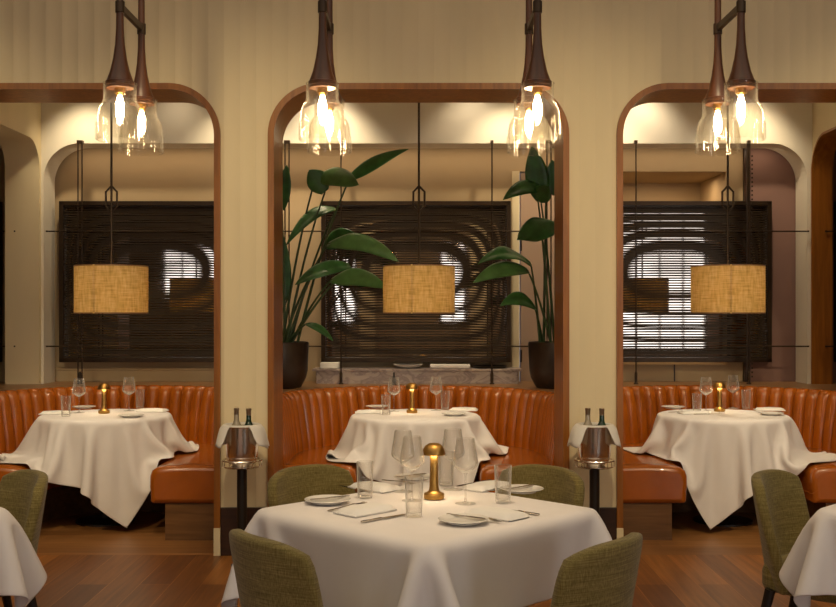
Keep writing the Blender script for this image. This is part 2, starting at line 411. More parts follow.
# far side of the room (seen in the smoked mirrors): wall with daylit windows
mb=MB()
WINS=[(4.25,6.3,.6,3.75),(.45,1.05,1.2,3.0),(-1.95,-1.35,1.2,3.0),(-5.6,-4.3,1.7,2.9)]
xs=[-HW]+sorted([v for w in WINS for v in w[:2]])+[HW]
for p,q in zip(xs,xs[1:]):
    w=[w for w in WINS if abs(w[0]-p)<1e-6 and abs(w[1]-q)<1e-6]
    if w: mb.box((p,-6.1,0),(q,-6,w[0][2])); mb.box((p,-6.1,w[0][3]),(q,-6,CEIL))
    else: mb.box((p,-6.1,0),(q,-6,CEIL))
struct(mb.build('wall_far',M['roomwall'],smooth=0))
for i,(a,b) in enumerate(((-1.28,-.95),(1.12,1.5),(6.38,6.75),(-4.22,-3.9),(-2.4,-2.05))):
    struct(MB().box((a,-6.0,0),(b,-5.9,3.4)).build(f'wall_far_pilaster_{i+1}',M['cream'],smooth=0))
for i,(a,b,c,d_) in enumerate(WINS):
    f=MB(); t=.06
    f.box((a,-6.08,c),(a+t,-5.97,d_)).box((b-t,-6.08,c),(b,-5.97,d_)).box((a,-6.08,c),(b,-5.97,c+t)).box((a,-6.08,d_-t),(b,-5.97,d_))
    for kx in range(1,int((b-a)/.55)+1):
        x=a+(b-a)*kx/(int((b-a)/.55)+1); f.box((x-.02,-6.06,c),(x+.02,-5.99,d_))
    f.box((a,-6.06,c+(d_-c)*.68-.02),(b,-5.99,c+(d_-c)*.68+.02))
    fo=struct(f.build(f'window_{i+1}',M['blackwood'],smooth=0))
    MB().box((a+t,-6.06,c+t),(b-t,-6.05,d_-t)).build('pane',M['daypane'],fo,smooth=0)

# ------------------------------------------------------------------ mirrors with slats
def slat_panel(xc, label, first=None):
    W,H=1.53,1.30; zc=1.045+H/2; t_=.035
    if first: return dup(first,(xc,8.66,zc),None,label)
    root=thing('slatted_mirror_panel',label,'mirror',(xc,8.66,zc),0,'slatted smoked mirrors on the back wall')
    f=MB()
    f.box((-W/2,-.03,-H/2),(-W/2+t_,.06,H/2)).box((W/2-t_,-.03,-H/2),(W/2,.06,H/2)).box((-W/2,-.03,-H/2),(W/2,.06,-H/2+t_)).box((-W/2,-.03,H/2-t_),(W/2,.06,H/2))
    f.build('frame',M['bronze'],root,smooth=0)
    MB().box((-W/2+t_,.035,-H/2+t_),(W/2-t_,.05,H/2-t_)).build('mirror_glass',M['mirror'],root,smooth=0)
    def layer(y,off):
        m=MB(); n=62; hw=W/2-t_; hh=H/2-t_; pitch=2*hh/n
        for i in range(n):
            z=-hh+pitch*(i+.5); rows=[]
            for j in range(25):
                x=-hw+2*hw*j/24; zz=z+off(x/hw,z/hh)*pitch
                zz=max(-hh+.004,min(hh-.004,zz)); h=.0053
                rows.append([(x,y-.001,zz-h),(x,y-.001,zz+h),(x,y+.001,zz+h),(x,y+.001,zz-h),(x,y-.001,zz-h)])
            m.grid(rows)
        return m
    layer(-.008,lambda x,z:0).build('front_slats',M['slat'],root,smooth=0)
    layer(.032,lambda x,z:5.2*(max(0,1-abs(x)**3.2))**.8*math.cos(PI/2*z)).build('moire_slats',M['slat'],root,smooth=0)  # added layer, bowed to imitate the moire of reflected slats
    return root
pan=slat_panel(-.02,'slatted dark mirror panel above the marble console, behind the two potted plants')
slat_panel(-2.135,'slatted dark mirror panel above the left booth',pan)
slat_panel(2.085,'slatted dark mirror panel above the right booth, in front of the alcove',pan)
slat_panel(-4.155,'slatted dark mirror panel beyond the cream arch, only a sliver seen at the left edge',pan)
slat_panel(4.15,'slatted dark mirror panel beyond the wood-lined arch, only a sliver seen at the right edge',pan)

# ------------------------------------------------------------------ thin metal rod screens on the ledge
def rod_screen(label, posts, x0, x1, toothed=()):
    root=thing('metal_rod_screen',label,'rod screen',(0,8.42,.882),0,'rod screens on the ledge')
    ht=2.80-.882
    for x,dbl in posts:
        m=MB(); dx=(-.016,.016) if dbl else (0,)
        for e in dx: m.tube([(x+e,0,.0),(x+e,0,ht-.015)],.0055,8)
        if dbl: m.cbox((x,.010,ht-.012),(.046,.042,.024)); m.cbox((x,0,.19),(.04,.014,.012))
        else: m.cbox((x,.010,ht-.012),(.022,.042,.024))
        if x in toothed:
            for q in range(52): m.cbox((x+.024,0,.06+q*.034),(.012,.008,.014))
            m.cbox((x-.002,.008,ht/2),(.03,.006,ht-.05))
        m.lathe([(.019,0),(.019,.006),(.011,.012),(.011,.085),(.006,.10)],12,(x,0,0))
        m.build('post',M['bronze'],root)
    for z in (CH+.635-.882, CH-.27-.882):
        m=MB().tube([(x0,-.004,z),(x1,-.004,z)],.0055,8)
        for x in (x0,x1): m.lathe([(.009,-.006),(.009,.006)],8,(x,-.004,z))
        m.build('rail',M['bronze'],root)
    return root
xp=lambda px,Y=8.42:(px-CX)*Y/FPX
rod_screen('thin bronze rod screen on the ledge behind the left booth',[(xp(80),True)],xp(47),xp(214))
rod_screen('thin bronze rod screen with four posts on the ledge behind the middle booth',[(xp(287),True),(xp(341),False),(xp(492),False),(xp(549),True)],xp(275),xp(562))
rod_screen('thin bronze rod screen with a toothed post on the ledge behind the right booth',[(xp(749),False),(xp(636),False)],xp(600),xp(808),toothed=(xp(749),))
rod_screen('short rod ends showing past the cream arch at the left edge',[(-3.62,False)],-4.6,xp(15))
rod_screen('short rod ends showing past the wood-lined arch at the right edge',[(3.9,False)],xp(826),4.6)
# small black peg on the ledge
pg=thing('ledge_peg','small black turned peg standing on the ledge behind the middle table','peg',tuple(at(394,381,8.35))[:2]+(.882,))
MB().lathe([(.018,0),(.018,.006),(.012,.012),(.012,.06),(.008,.075),(.008,.095),(.0,.1)],12).build('shaft',M['blackwood'],pg)

# ------------------------------------------------------------------ marble console and what lies on it
con=thing('marble_console','low veined marble console under the middle mirror panel','console',(-.01,8.55,.882))
bevel(MB().box((-.80,-.10,0),(.80,.19,.10)).build('body',M['marble'],con,smooth=0),.003)
bevel(MB().box((-.83,-.108,.10),(.83,.19,.118)).build('top_slab',M['marble'],con,smooth=0),.004)
CT=1.0015
o=bevel(MB().box((-.075,-.05,0),(.075,.05,.045)).build('paper_box',M['napkin'],loc=((330-CX)*8.57/FPX,8.57,CT)),.004); tag(o,'small white box at the left end of the marble console','box')
o=bevel(MB().box((-.16,-.05,0),(.16,.05,.03)).build('linen_stack',M['linen'],loc=((450-CX)*8.57/FPX,8.57,CT)),.008); tag(o,'flat stack of cream linen on the marble console right of the bowl','linen')
def bowlprof(r,h): return [(0,.0),(r*.5,0),(r*.8,h*.35),(r,h),(r-.006,h),(r*.75,h*.42),(r*.45,.008),(0,.007)]
o=MB().lathe(bowlprof(.12,.03),32).build('shallow_bowl',M['porcelain'],loc=((408-CX)*8.58/FPX,8.58,CT)); tag(o,'white shallow bowl on the middle of the marble console','bowl')
o=MB().lathe([(0,0),(.12,0),(.14,.016),(.136,.018),(.118,.006),(0,.006)],32).build('round_tray',M['darkplate'],loc=((490-CX)*8.6/FPX,8.605,CT)); tag(o,'black round tray at the right end of the marble console','tray')

# ------------------------------------------------------------------ leather booths
def upoint(r,s,Ys):
    """s: path parameter, (kind,value)"""
    k,v=s
    if k==0: return (-r, v)          # left arm, v = y offset from YC
    if k==2: return (r, v)
    return (-r*math.cos(v), r*math.sin(v))
def booth_mesh():
    A0=6.80-YC
    # seat
    path=[(0,A0+.52*k/6) for k in range(6)]+[(1,PI*k/40) for k in range(41)]+[(2,-.52*k/6) for k in range(1,7)]
    ri,ro,zb,zt=.40,.93,.236,.465
    def sec(shr=0):
        i,o_,b,t=ri+shr,ro,zb+shr,zt-shr
        return [(i+.012,b),(i,b+.012),(i,b+.050),(i-.004,b+.056),(i,b+.062),(i-.006,b+.10),(i-.004,t-.055),(i+.008,t-.022),(i+.035,t-.004),(i+.10,t+.006-shr*.0),(i+.25,t+.012),(i+.4,t+.008),(o_,t),(o_,b)]
    rows=[]
    for idx,s in enumerate(path):
        rows.append([(*upoint(r,s,0),z) for r,z in sec()])
    def endrows(s,dirn):
        out=[]
        for sh,dy in ((.004,-.012),(.014,-.022),(.03,-.028)):
            out.append([(*upoint(r,(s[0],s[1]+dy),0),z) for r,z in sec(sh)])
        return out
    L=endrows(path[0],0)[::-1]; R=endrows(path[-1],0)
    rows=L+rows+R
    seat=MB(); seat.grid([r+[r[0]] for r in rows])
    n=len(rows[0]); seat.add(rows[0],[tuple(range(n))]); seat.add(rows[-1],[tuple(range(n))[::-1]])
    # channelled back
    back=MB(); nch_arc,nch_arm=30,5; q=8
    st=[]
    for c in range(nch_arm):
        for j in range(q): st.append(((0,A0+.52*(c+j/q)/nch_arm),(j/q)))
    for c in range(nch_arc):
        for j in range(q): st.append(((1,PI*(c+j/q)/nch_arc),(j/q)))
    for c in range(nch_arm):
        for j in range(q): st.append(((2,-.52*(c+j/q)/nch_arm),(j/q)))
    st.append(((2,A0),0.0))
    prof=[(.862,.455),(.866,.52),(.876,.60),(.888,.68),(.900,.76),(.912,.82),(.922,.852),(.936,.872),(.952,.880),(.968,.877)]
    rows=[]
    for s,t in st:
        bl=math.sqrt(max(0,1-(2*t-1)**2))**.8; row=[]
        for k,(r,z) in enumerate(prof):
            amp=.036 if k<7 else .036*(1-(k-6)/3.2)
            up=.010*bl if k>=7 else 0
            row.append((*upoint(r-amp*bl+.018,s,0),z+up-.004))
        row.append((*upoint(.982,s,0),.84)); row.append((*upoint(.982,s,0),.02))
        rows.append(row)
    back.grid(rows)
    nb=len(rows[0])
    for rr,fl in ((rows[0],False),(rows[-1],True)):
        low=[(*upoint(.982,(0 if not fl else 2,A0),0),.455)]
        pts=rr[:nb-1]+[low[0]]
        back.add(pts,[tuple(range(len(pts)))[::-1 if fl else 1]])
    # wooden base
    base=MB()
    secb=[(.49,0),(.49,.24),(.975,.24),(.975,0)]
    rows=[[(*upoint(r,s,0),z) for r,z in secb] for s in path]
    base.grid([r+[r[0]] for r in rows]); base.add(rows[0],[(0,1,2,3)]); base.add(rows[-1],[(3,2,1,0)])
    return seat,back,base
lab=['left leather booth in burnt orange, U-shaped with a channelled back','middle leather booth in burnt orange between the two cream pillars','right leather booth in burnt orange, U-shaped with a channelled back']
booth=thing('leather_banquette',lab[1],'booth seat',(BX[1],YC,0),0,'curved leather booths')
s_,b_,w_=booth_mesh()
s_.build('seat_cushion',M['leather'],booth,smooth=40); b_.build('channelled_backrest',M['leather'],booth,smooth=50); w_.build('base',M['basewood'],booth,smooth=30)
dup(booth,(BX[0],YC,0),None,lab[0]); dup(booth,(BX[2],YC,0),None,lab[2])

# ------------------------------------------------------------------ draped cloths (particle relaxation)
def drape(cx,cy,zt,half,rot,N,shape,size,srot=0,seat=None,steps=300,iters=9,seed=1,shear=.4,bend=.05,off=(0,0)):
    rng=np.random.default_rng(seed)
    g=np.linspace(-half,half,N); U,V=np.meshgrid(g,g,indexing='ij')
    c,s=math.cos(rot),math.sin(rot)
    P=np.stack([cx+off[0]+c*U-s*V, cy+off[1]+s*U+c*V, np.full_like(U,zt+.003)+rng.normal(0,.0006,U.shape)],-1)
    Q=P.copy(); L=g[1]-g[0]; rho=.014
    def sl(di,dj,off):
        a=[slice(None),slice(None)]; b=[slice(None),slice(None)]
        return a,b
    cons=[]
    def addc(di,dj,st):
        n=N
        I,J=np.meshgrid(np.arange(0,n-di),np.arange(max(0,-dj),n-max(0,dj)),indexing='ij')
        I=I.ravel(); J=J.ravel()
        step=max(abs(di),abs(dj))
        key=((I//max(1,di))%2) if di>0 else ((J//max(1,abs(dj)))%2)
        for kk in (0,1):
            m=key==kk
            if m.any(): cons.append((I[m]*n+J[m],(I[m]+di)*n+J[m]+dj,L*math.hypot(di,dj),st))
    addc(1,0,1); addc(0,1,1); addc(1,1,shear); addc(1,-1,shear); addc(2,0,bend); addc(0,2,bend)
    P=P.reshape(-1,3); Q=Q.reshape(-1,3)
    ct,stt=math.cos(-srot),math.sin(-srot)
    def collide(P,Q):
        x=P[:,0]-cx; y=P[:,1]-cy; h=P[:,2]-(zt-rho)
        if shape=='disc':
            rad=np.hypot(x,y)+1e-9; k=np.maximum(rad-(size-rho),0)/rad; dx,dy=x*k,y*k
        else:
            lx=ct*x-stt*y; ly=stt*x+ct*y
            ex=lx-np.clip(lx,-(size-rho),size-rho); ey=ly-np.clip(ly,-(size-rho),size-rho)
            dx=ct*ex+stt*ey; dy=-stt*ex+ct*ey
        d2=np.hypot(dx,dy); hp=np.maximum(h,0); d=np.sqrt(d2*d2+hp*hp)
        m=(d<rho)&(d>1e-7)
        f=(rho/np.where(m,d,1)-1)
        P[m,0]+=(dx*f)[m]; P[m,1]+=(dy*f)[m]; P[m,2]+=(hp*f)[m]
        deep=(d<=1e-7); P[deep,2]=zt
        con=m|deep
        if seat is not None:
            sx,sy,szt=seat
            X=P[:,0]-sx; Y=P[:,1]-sy; ub=np.where(Y>0,np.hypot(X,Y),np.abs(X))
            ins=(ub>.392)&(Y>-.55)&(P[:,2]<szt)
            top=ins&((szt-P[:,2]<.05)|(ub>.46)); P[top,2]=szt; con|=top
            side=ins&~top; f=.392/np.maximum(ub,1e-6)
            P[side,0]=sx+X[side]*f[side]; arc=side&(Y>0); P[arc,1]=sy+Y[arc]*f[arc]
            bk=(ub>.835)&(Y>-.55); f=.835/np.maximum(ub,1e-6)
            P[bk,0]=sx+X[bk]*f[bk]; arc=bk&(Y>0); P[arc,1]=sy+Y[arc]*f[arc]
        fl=P[:,2]<.012; P[fl,2]=.012; con|=fl
        Q[con,:2]=Q[con,:2]*.35+P[con,:2]*.65
        Q[con,2]=P[con,2]
    for it in range(steps):
        vel=(P-Q)*(.985 if it<steps*.75 else .93); Q=P.copy(); P=P+vel; P[:,2]-=9.8*(1/60.)**2*.17
        for k in range(iters):
            for a,b,r0,st in cons:
                dv=P[b]-P[a]; ln=np.sqrt((dv*dv).sum(1))+1e-9
                corr=dv*((.5*st)*(1-r0/ln))[:,None]
                P[a]+=corr; P[b]-=corr
            if k%5==4 or k==iters-1: collide(P,Q)
    return P.reshape(N,N,3)
def cloth_obj(name,P,origin,label,group):
    N=P.shape[0]; mb=MB(); P=P-np.array(origin)
    mb.add([tuple(p) for p in P.reshape(-1,3)],[(i*N+j,(i+1)*N+j,(i+1)*N+j+1,i*N+j+1) for i in range(N-1) for j in range(N-1)])
    o=mb.build(name,M['linen'],smooth=0,loc=origin)
    for p in o.data.polygons: p.use_smooth=True
    # turned hem: a thin border strip
    m=o.modifiers.new('t','SOLIDIFY'); m.thickness=.0025; m.offset=-1
    cr=o.data.attributes.new('crease_vert','FLOAT','POINT')
    for k in (0,N-1,N*(N-1),N*N-1): cr.data[k].value=1.0
    subsurf(o,1)
    return tag(o,label,'tablecloth',group)
TZ=.742
BT=[(-2.17,7.42),(-.02,7.42),(2.11,7.42)]      # booth tables
BROT=[math.radians(-15),math.radians(-25),math.radians(23)]
blab=[('round table in the left booth under a white cloth','white tablecloth on the round table of the left booth'),
      ('round table in the middle booth under a white cloth','white tablecloth on the round table of the middle booth, behind the square table'),
      ('round table in the right booth under a white cloth','white tablecloth on the round table of the right booth')]
def table_base(root,h):
    MB().lathe([(.20,0),(.20,.012),(.05,.03),(.034,.06),(.034,h-.03),(.12,h-.012),(.12,h)],28).build('pedestal',M['blackwood'],root)
def booth_table(i,first=None):
    loc=(BT[i][0],BT[i][1],0)
    if first: return dup(first,loc,None,blab[i][0])
    r=thing('round_table',blab[i][0],'table',loc,0,'round booth tables')
    MB().lathe([(0,TZ-.045),(.415,TZ-.045),(.427,TZ-.036),(.427,TZ-.020),(.415,TZ-.012),(0,TZ-.012)],48).build('tabletop',M['basewood'],r)
    table_base(r,TZ-.045); return r
bt0=booth_table(1); booth_table(0,bt0); booth_table(2,bt0)
for i in range(3):
    P=drape(BT[i][0],BT[i][1],TZ-.001,.685,BROT[i],54,'disc',.452,off=(0,-.11),iters=14,seat=(BX[i],YC,.484),seed=i+2)
    cloth_obj('tablecloth',P,(BT[i][0],BT[i][1],TZ),blab[i][1],'white cloths on the booth tables')
# square tables, turned 45 degrees to the wall
FT=[(.03,3.87),(-2.10,3.87),(2.06,3.87)]
flab=[('square dining table in the middle of the room, set for four','large white tablecloth on the square table in the middle'),
      ('square dining table cut off by the left edge','white tablecloth with a hanging corner at the left edge'),
      ('square dining table cut off by the right edge','white tablecloth with a hanging corner at the right edge')]
def sq_table(i,first=None):
    if first: return dup(first,(FT[i][0],FT[i][1],0),PI/4,flab[i][0])
    r=thing('square_table',flab[i][0],'table',(FT[i][0],FT[i][1],0),PI/4,'square dining tables')
    bevel(MB().box((-.425,-.425,TZ-.045),(.425,.425,TZ-.012)).build('tabletop',M['basewood'],r,smooth=0),.008)
    table_base(r,TZ-.045); return r
st0=sq_table(0); sq_table(1,st0); sq_table(2,st0)
PF=drape(0,0,TZ-.001,.72,PI/4,58,'square',.455,PI/4,seed=11,steps=170,iters=14,shear=.75,bend=.18)
fc=cloth_obj('tablecloth',PF,(0,0,TZ),flab[0][1],'white cloths on the square tables'); fc.location=(FT[0][0],FT[0][1],TZ)
for i in (1,2):
    c=fc.copy(); COL.objects.link(c); c.location=(FT[i][0],FT[i][1],TZ); c['label']=flab[i][1]; c.rotation_euler=(0,0,PI/2)

# ------------------------------------------------------------------ chairs
def chair():
    r=thing('upholstered_chair','','chair',(0,0,0),0,'olive tweed chairs')
    nu,nv=14,12; P=[]
    for i in range(nu+1):
        u=-1+2*i/nu; row=[]
        for j in range(nv+1):
            v=j/nv
            hw=.178+.044*math.sin(min(1,v*1.25)*PI/2)
            if v>.85: hw-=.016*((v-.85)/.15)**2
            z=.36+(.442-.036*abs(u)**3.6)*v
            y=-.205-.055*v**1.2+.115*abs(u)**2.0*(1-.35*v)
            row.append((u*hw,y,z))
        P.append(row)
    b=MB().grid(P).build('backrest',M['tweed'],r,smooth=0)
    for p in b.data.polygons: p.use_smooth=True
    m=b.modifiers.new('t','SOLIDIFY'); m.thickness=.042; m.offset=0
    m=b.modifiers.new('b','BEVEL'); m.width=.014; m.segments=3; m.limit_method='ANGLE'; m.angle_limit=math.radians(50)
    # seat cushion
    prof=[(-1,.0),(-.97,.02),(-.93,.028)]
    seat=MB(); rows=[]
    for k,(sc,z) in enumerate([(.90,.355),(.97,.362),(1,.38),(1,.43),(.97,.452),(.88,.464),(.6,.470),(.25,.472),(.0,.472)]):
        ring=[]
        for a in range(36):
            t=2*PI*a/36; cx_,sy_=math.cos(t),math.sin(t)
            e=.42
            x=.186*sc*math.copysign(abs(cx_)**e,cx_); y=.235*sc*math.copysign(abs(sy_)**e,sy_)
            ring.append((x*(1-.06*(y<0)),y+.015,z))
        rows.append(ring)
    rows=[r_+[r_[0]] for r_ in rows]
    seat.grid([[rows[k][a] for k in range(len(rows))] for a in range(37)]); seat.add(rows[0][:-1],[tuple(range(36))[::-1]])
    seat.build('seat',M['tweed'],r,smooth=50)
    for sx in (-1,1):
        for sy in (-1,1):
            top=Vector((sx*.17,.01+sy*.17,.37)); bot=Vector((sx*.20,.0+sy*(.205 if sy>0 else .24),0))
            MB().tube([bot,top],[.011,.021],10).build('leg',M['blackwood'],r)
    return r
ch=chair()
chairs=[((-.315,4.335),-135,'olive tweed chair behind the square table, left of its lamp'),
        ((.375,4.335),135,'olive tweed chair behind the square table, right of its lamp'),
        ((-.29,3.27),-52,'olive tweed chair in front of the square table on the left, seen from behind'),
        ((.385,3.22),52,'olive tweed chair in front of the square table on the right, seen from behind'),
        ((-1.75,4.20),128,'olive tweed chair at the table cut off by the left edge'),
        ((1.60,4.20),-128,'olive tweed chair at the table cut off by the right edge')]
for i,((x,y),a,lb) in enumerate(chairs):
    if i==0: ch.location=(x,y,0); ch.rotation_euler=(0,0,math.radians(a)); ch['label']=lb
    else: dup(ch,(x,y,0),math.radians(a),lb)

# ------------------------------------------------------------------ tableware prototypes (built on first use, then copied)
PROTO={}
def place(kind, build, loc, rz, label, group):
    if kind not in PROTO:
        PROTO[kind]=o=build(); o.location=loc; o.rotation_euler=(0,0,rz); o['label']=label; o['group']=group; return o
    return dup(PROTO[kind],loc,rz,label,group)
def b_wine():
    r=thing('wine_glass','','wine glass')
    P_=lambda o: outward(o)
    P_(MB().lathe([(0,.0),(.038,.0),(.038,.0015),(.02,.003),(.006,.008),(.0035,.02),(.003,.07),(.004,.105),(.009,.113),(0,.114)],28).build('stem_and_foot',M['glass'],r))
    ins=[(.0,.116),(.012,.118),(.03,.130),(.043,.142),(.0455,.150),(.043,.170),(.037,.205),(.0325,.240)]
    out=[(r_+.0014,z-(.002 if i<4 else 0)) for i,(r_,z) in enumerate(ins)]; out[0]=(0,.1135)
    P_(MB().lathe(out+[(.0332,.2408)]+ins[::-1],32).build('bowl',M['glass'],r))
    return r
def b_tumbler():
    o=MB().lathe([(0,0),(.026,0),(.028,.003),(.033,.136),(.0325,.138),(.0315,.137),(.0265,.014),(.02,.010),(0,.009)],28).build('drinking_glass',M['glass']); outward(o)
    o['category']='glass'; return o
def b_plate():
    o=MB().lathe([(0,.003),(.05,.003),(.052,0),(.056,0),(.058,.004),(.084,.0125),(.086,.014),(.084,.0155),(.060,.0085),(.054,.0075),(0,.007)],44).build('side_plate',M['porcelain'])
    o['category']='plate'; return o
def b_lamp():
    r=thing('table_lamp','','lamp')
    MB().lathe([(0,0),(.036,0),(.039,.003),(.039,.018),(.036,.022),(.028,.024),(.022,.030),(0,.030)],36).build('base',M['gold'],r)
    MB().lathe([(.021,.028),(.0175,.045),(.0155,.10),(.0155,.172),(.012,.178)],24).build('stem',M['gold'],r)
    def fl(k,i): return -.0022*(1+math.cos(3*2*PI*i/48))/2 if 1<=k<=5 else 0
    MB().lathe([(.013,.177),(.038,.169),(.0445,.1665),(.0455,.170),(.042,.186),(.034,.200),(.020,.209),(.006,.211),(0,.2105)],48,flute=fl).build('lamp_shade',M['gold'],r)
    MB().lathe([(.017,.1735),(.034,.1675),(.034,.1690),(.017,.1750)],24,close=True).build('light_ring',M['ledlamp'],r,smooth=0)
    return r
def b_napkin(L=.20,W=.115):
    mb=MB(); rows=[]
    for i in range(13):
        x=-L/2+L*i/12; row=[]
        for j in range(9):
            y=-W/2+W*j/8; e=min(1,min(i,12-i)/1.2)*min(1,min(j,8-j)/1.2)
            z=.003+.017*e**.5+.0016*math.sin(9*i/12+1.3*j/8*3)*e
            row.append((x,y,z))
        rows.append(row)
    mb.grid(rows)
    # lower fold
    mb.box((-L/2-.004,-W/2-.002,0),(L/2-.006,W/2+.001,.005))
    o=mb.build('folded_napkin',M['napkin'],smooth=60); o['category']='napkin'; return o
def strip(pts,ws,t,mb):
    """flat bar along x with widths ws at x pts, z given"""
    top=[]; 
    n=len(pts)
    vs=[]
    for (x,z),w in zip(pts,ws): vs+=[(x,-w,z),(x,w,z),(x,w,z+t),(x,-w,z+t)]
    fs=[]
    for i in range(n-1):
        a=4*i; b=a+4
        for k in range(4): fs.append((a+k,b+k,b+(k+1)%4,a+(k+1)%4))
    fs+=[(0,1,2,3),(4*n-1,4*n-2,4*n-3,4*n-4)]
    mb.add(vs,fs)
def b_fork():
    mb=MB(); strip([(-.095,.0005),(-.085,.001),(-.04,.003),(.02,.007),(.035,.008),(.05,.006)],[.004,.0065,.005,.0028,.006,.011],.002,mb)
    for k in range(4):
        y=-.0093+.0062*k; m2=MB(); strip([(.049,.006),(.075,.0045),(.095,.007)],[.0022,.0018,.0009],.0018,m2)
        mb.add([(x,y2+y,z) for x,y2,z in m2.v],m2.f)
    o=mb.build('table_fork',M['steel'],smooth=40); o['category']='fork'; return o
def b_knife():
    r=thing('table_knife','','knife')
    m=MB(); strip([(-.105,.0005),(-.10,.0),(-.03,.0),(-.01,.001)],[.004,.0075,.006,.004],.006,m); bevel(m.build('handle',M['steel'],r,smooth=40),.002)
    m=MB(); strip([(-.012,.002),(.0,.0015),(.06,.001),(.095,.001),(.105,.001)],[.005,.0095,.0095,.006,.001],.0014,m); m.build('blade',M['steel'],r,smooth=40)
    return r
def b_bknife():
    o=MB(); strip([(-.08,.0005),(-.075,.0),(-.01,.0),(.0,.001),(.03,.001),(.07,.001),(.08,.001)],[.003,.0055,.004,.0045,.0075,.007,.001],.003,o)
    o=o.build('butter_knife',M['steel'],smooth=40); o['category']='knife'; return o
def put(kind,build,px,py,rz,label,group,dz=0):
    p=on_plane(px,py); return place(kind,build,(p.x,p.y,TZ+.0015+dz),math.radians(rz),label,group)
G='tableware on the middle square table'
put('lamp',b_lamp,434,499,0,'gold mushroom table lamp in the centre of the square table','gold table lamps')
put('wine',b_wine,403,492,0,'wine glass left of the gold lamp on the square table, further back','wine glasses on the square table')
put('wine',b_wine,412,501,0,'wine glass left of the gold lamp on the square table, nearer, behind a tumbler','wine glasses on the square table')
put('wine',b_wine,453,490,0,'wine glass right of the gold lamp on the square table, further back','wine glasses on the square table')
put('wine',b_wine,465.5,504,0,'wine glass right of the gold lamp on the square table, nearer','wine glasses on the square table')
put('tum',b_tumbler,365,498,0,'empty tumbler left on the square table beside the plain napkin','tumblers on the square table')
put('tum',b_tumbler,414,517,0,'tumbler at the front of the square table, in front of a wine glass','tumblers on the square table')
put('tum',b_tumbler,503,503,0,'tumbler right on the square table beside a folded napkin','tumblers on the square table')
put('tum',b_tumbler,446,486,0,'tumbler just right of the lamp, mostly hidden behind its stem','tumblers on the square table')
put('plate',b_plate,327.5,503,0,'side plate at the left corner of the square table with a butter knife','side plates on the square table')
put('plate',b_plate,463.5,523,0,'side plate at the front of the square table with a butter knife','side plates on the square table')
put('plate',b_plate,522,492,0,'side plate at the right corner of the square table with a butter knife','side plates on the square table')
put('plate',b_plate,414,480,0,'side plate at the back of the square table behind the wine glasses','side plates on the square table')
DZ=.0125
put('bk',b_bknife,330,502,28,'butter knife on the left side plate of the square table','butter knives',DZ)
put('bk',b_bknife,466,521,-38,'butter knife on the front side plate of the square table','butter knives',DZ)
put('bk',b_bknife,520,491,40,'butter knife on the right side plate of the square table','butter knives',DZ)
put('bk',b_bknife,411,479,35,'butter knife on the back side plate of the square table','butter knives',DZ)
put('nap',b_napkin,366,512,45,'folded napkin near the front left edge of the square table','napkins on the square table')
put('nap',b_napkin,498,516,-45,'folded napkin near the front right edge of the square table','napkins on the square table')
put('nap',b_napkin,376,489,-45,'folded napkin near the back left edge of the square table','napkins on the square table')
put('nap',b_napkin,488,488,45,'folded napkin near the back right edge of the square table','napkins on the square table')
put('fork',b_fork,347,508,48,'fork between the left side plate and the front left napkin','forks on the square table')
put('fork',b_fork,482,520,-47,'fork between the front side plate and the front right napkin','forks on the square table')
put('fork',b_fork,503,490,225,'fork between the right side plate and the back right napkin','forks on the square table')
put('fork',b_fork,398,483,-45,'fork behind the wine glasses, by the back left napkin','forks on the square table')
put('knife',b_knife,384,519,45,'dinner knife in front of the front left napkin','dinner knives')
put('knife',b_knife,516,512,135,'dinner knife right of the front right napkin','dinner knives')
put('knife',b_knife,355,489.5,130,'dinner knife left of the back left napkin','dinner knives')
put('knife',b_knife,474,484,225,'dinner knife behind the back right napkin','dinner knives')
def booth_set(nm,lamp,wines,tums,naps,plates):
    put('lamp',b_lamp,*lamp,0,f'gold mushroom table lamp on the {nm} booth table','gold table lamps')
    for (p,s) in zip(wines,('left','right')): put('wine',b_wine,*p,0,f'wine glass {s} of the lamp on the {nm} booth table','wine glasses on the booth tables')
    for (p,s) in zip(tums,('left','right')): put('tum',b_tumbler,*p,0,f'tumbler {s} of the lamp on the {nm} booth table','tumblers on the booth tables')
    for (x,y,a),s in zip(naps,('left','right')): put('nap',b_napkin,x,y,a,f'folded napkin on the {s} side of the {nm} booth table','napkins on the booth tables')
    for (x,y),s in zip(plates,('left','right')): put('plate',b_plate,x,y,0,f'side plate on the {s} side of the {nm} booth table','side plates on the booth tables')
booth_set('left',(104,413.5),[(79,413),(129,411)],[(66,416.5),(140,408.5)],[(56,414,5),(153,411.5,-8)],[(84,408.5),(131,417)])
booth_set('middle',(412,413),[(394,411.5),(436,410.5)],[(386,415),(445,410)],[(370,413,5),(464,410.5,-5)],[(377,408),(454,415.5)])
booth_set('right',(719.5,411.5),[(706,411),(733,408.5)],[(697,413.5),(746,409)],[(694,413.5,8),(770,410.5,-5)],[(673,408.5),(771,415)])
put('fork',b_fork,681,412.5,12,'fork at the left of the right booth table beside the napkin','cutlery on the right booth table')
put('knife',b_knife,708,414.5,10,'dinner knife in front of the lamp on the right booth table','cutlery on the right booth table')

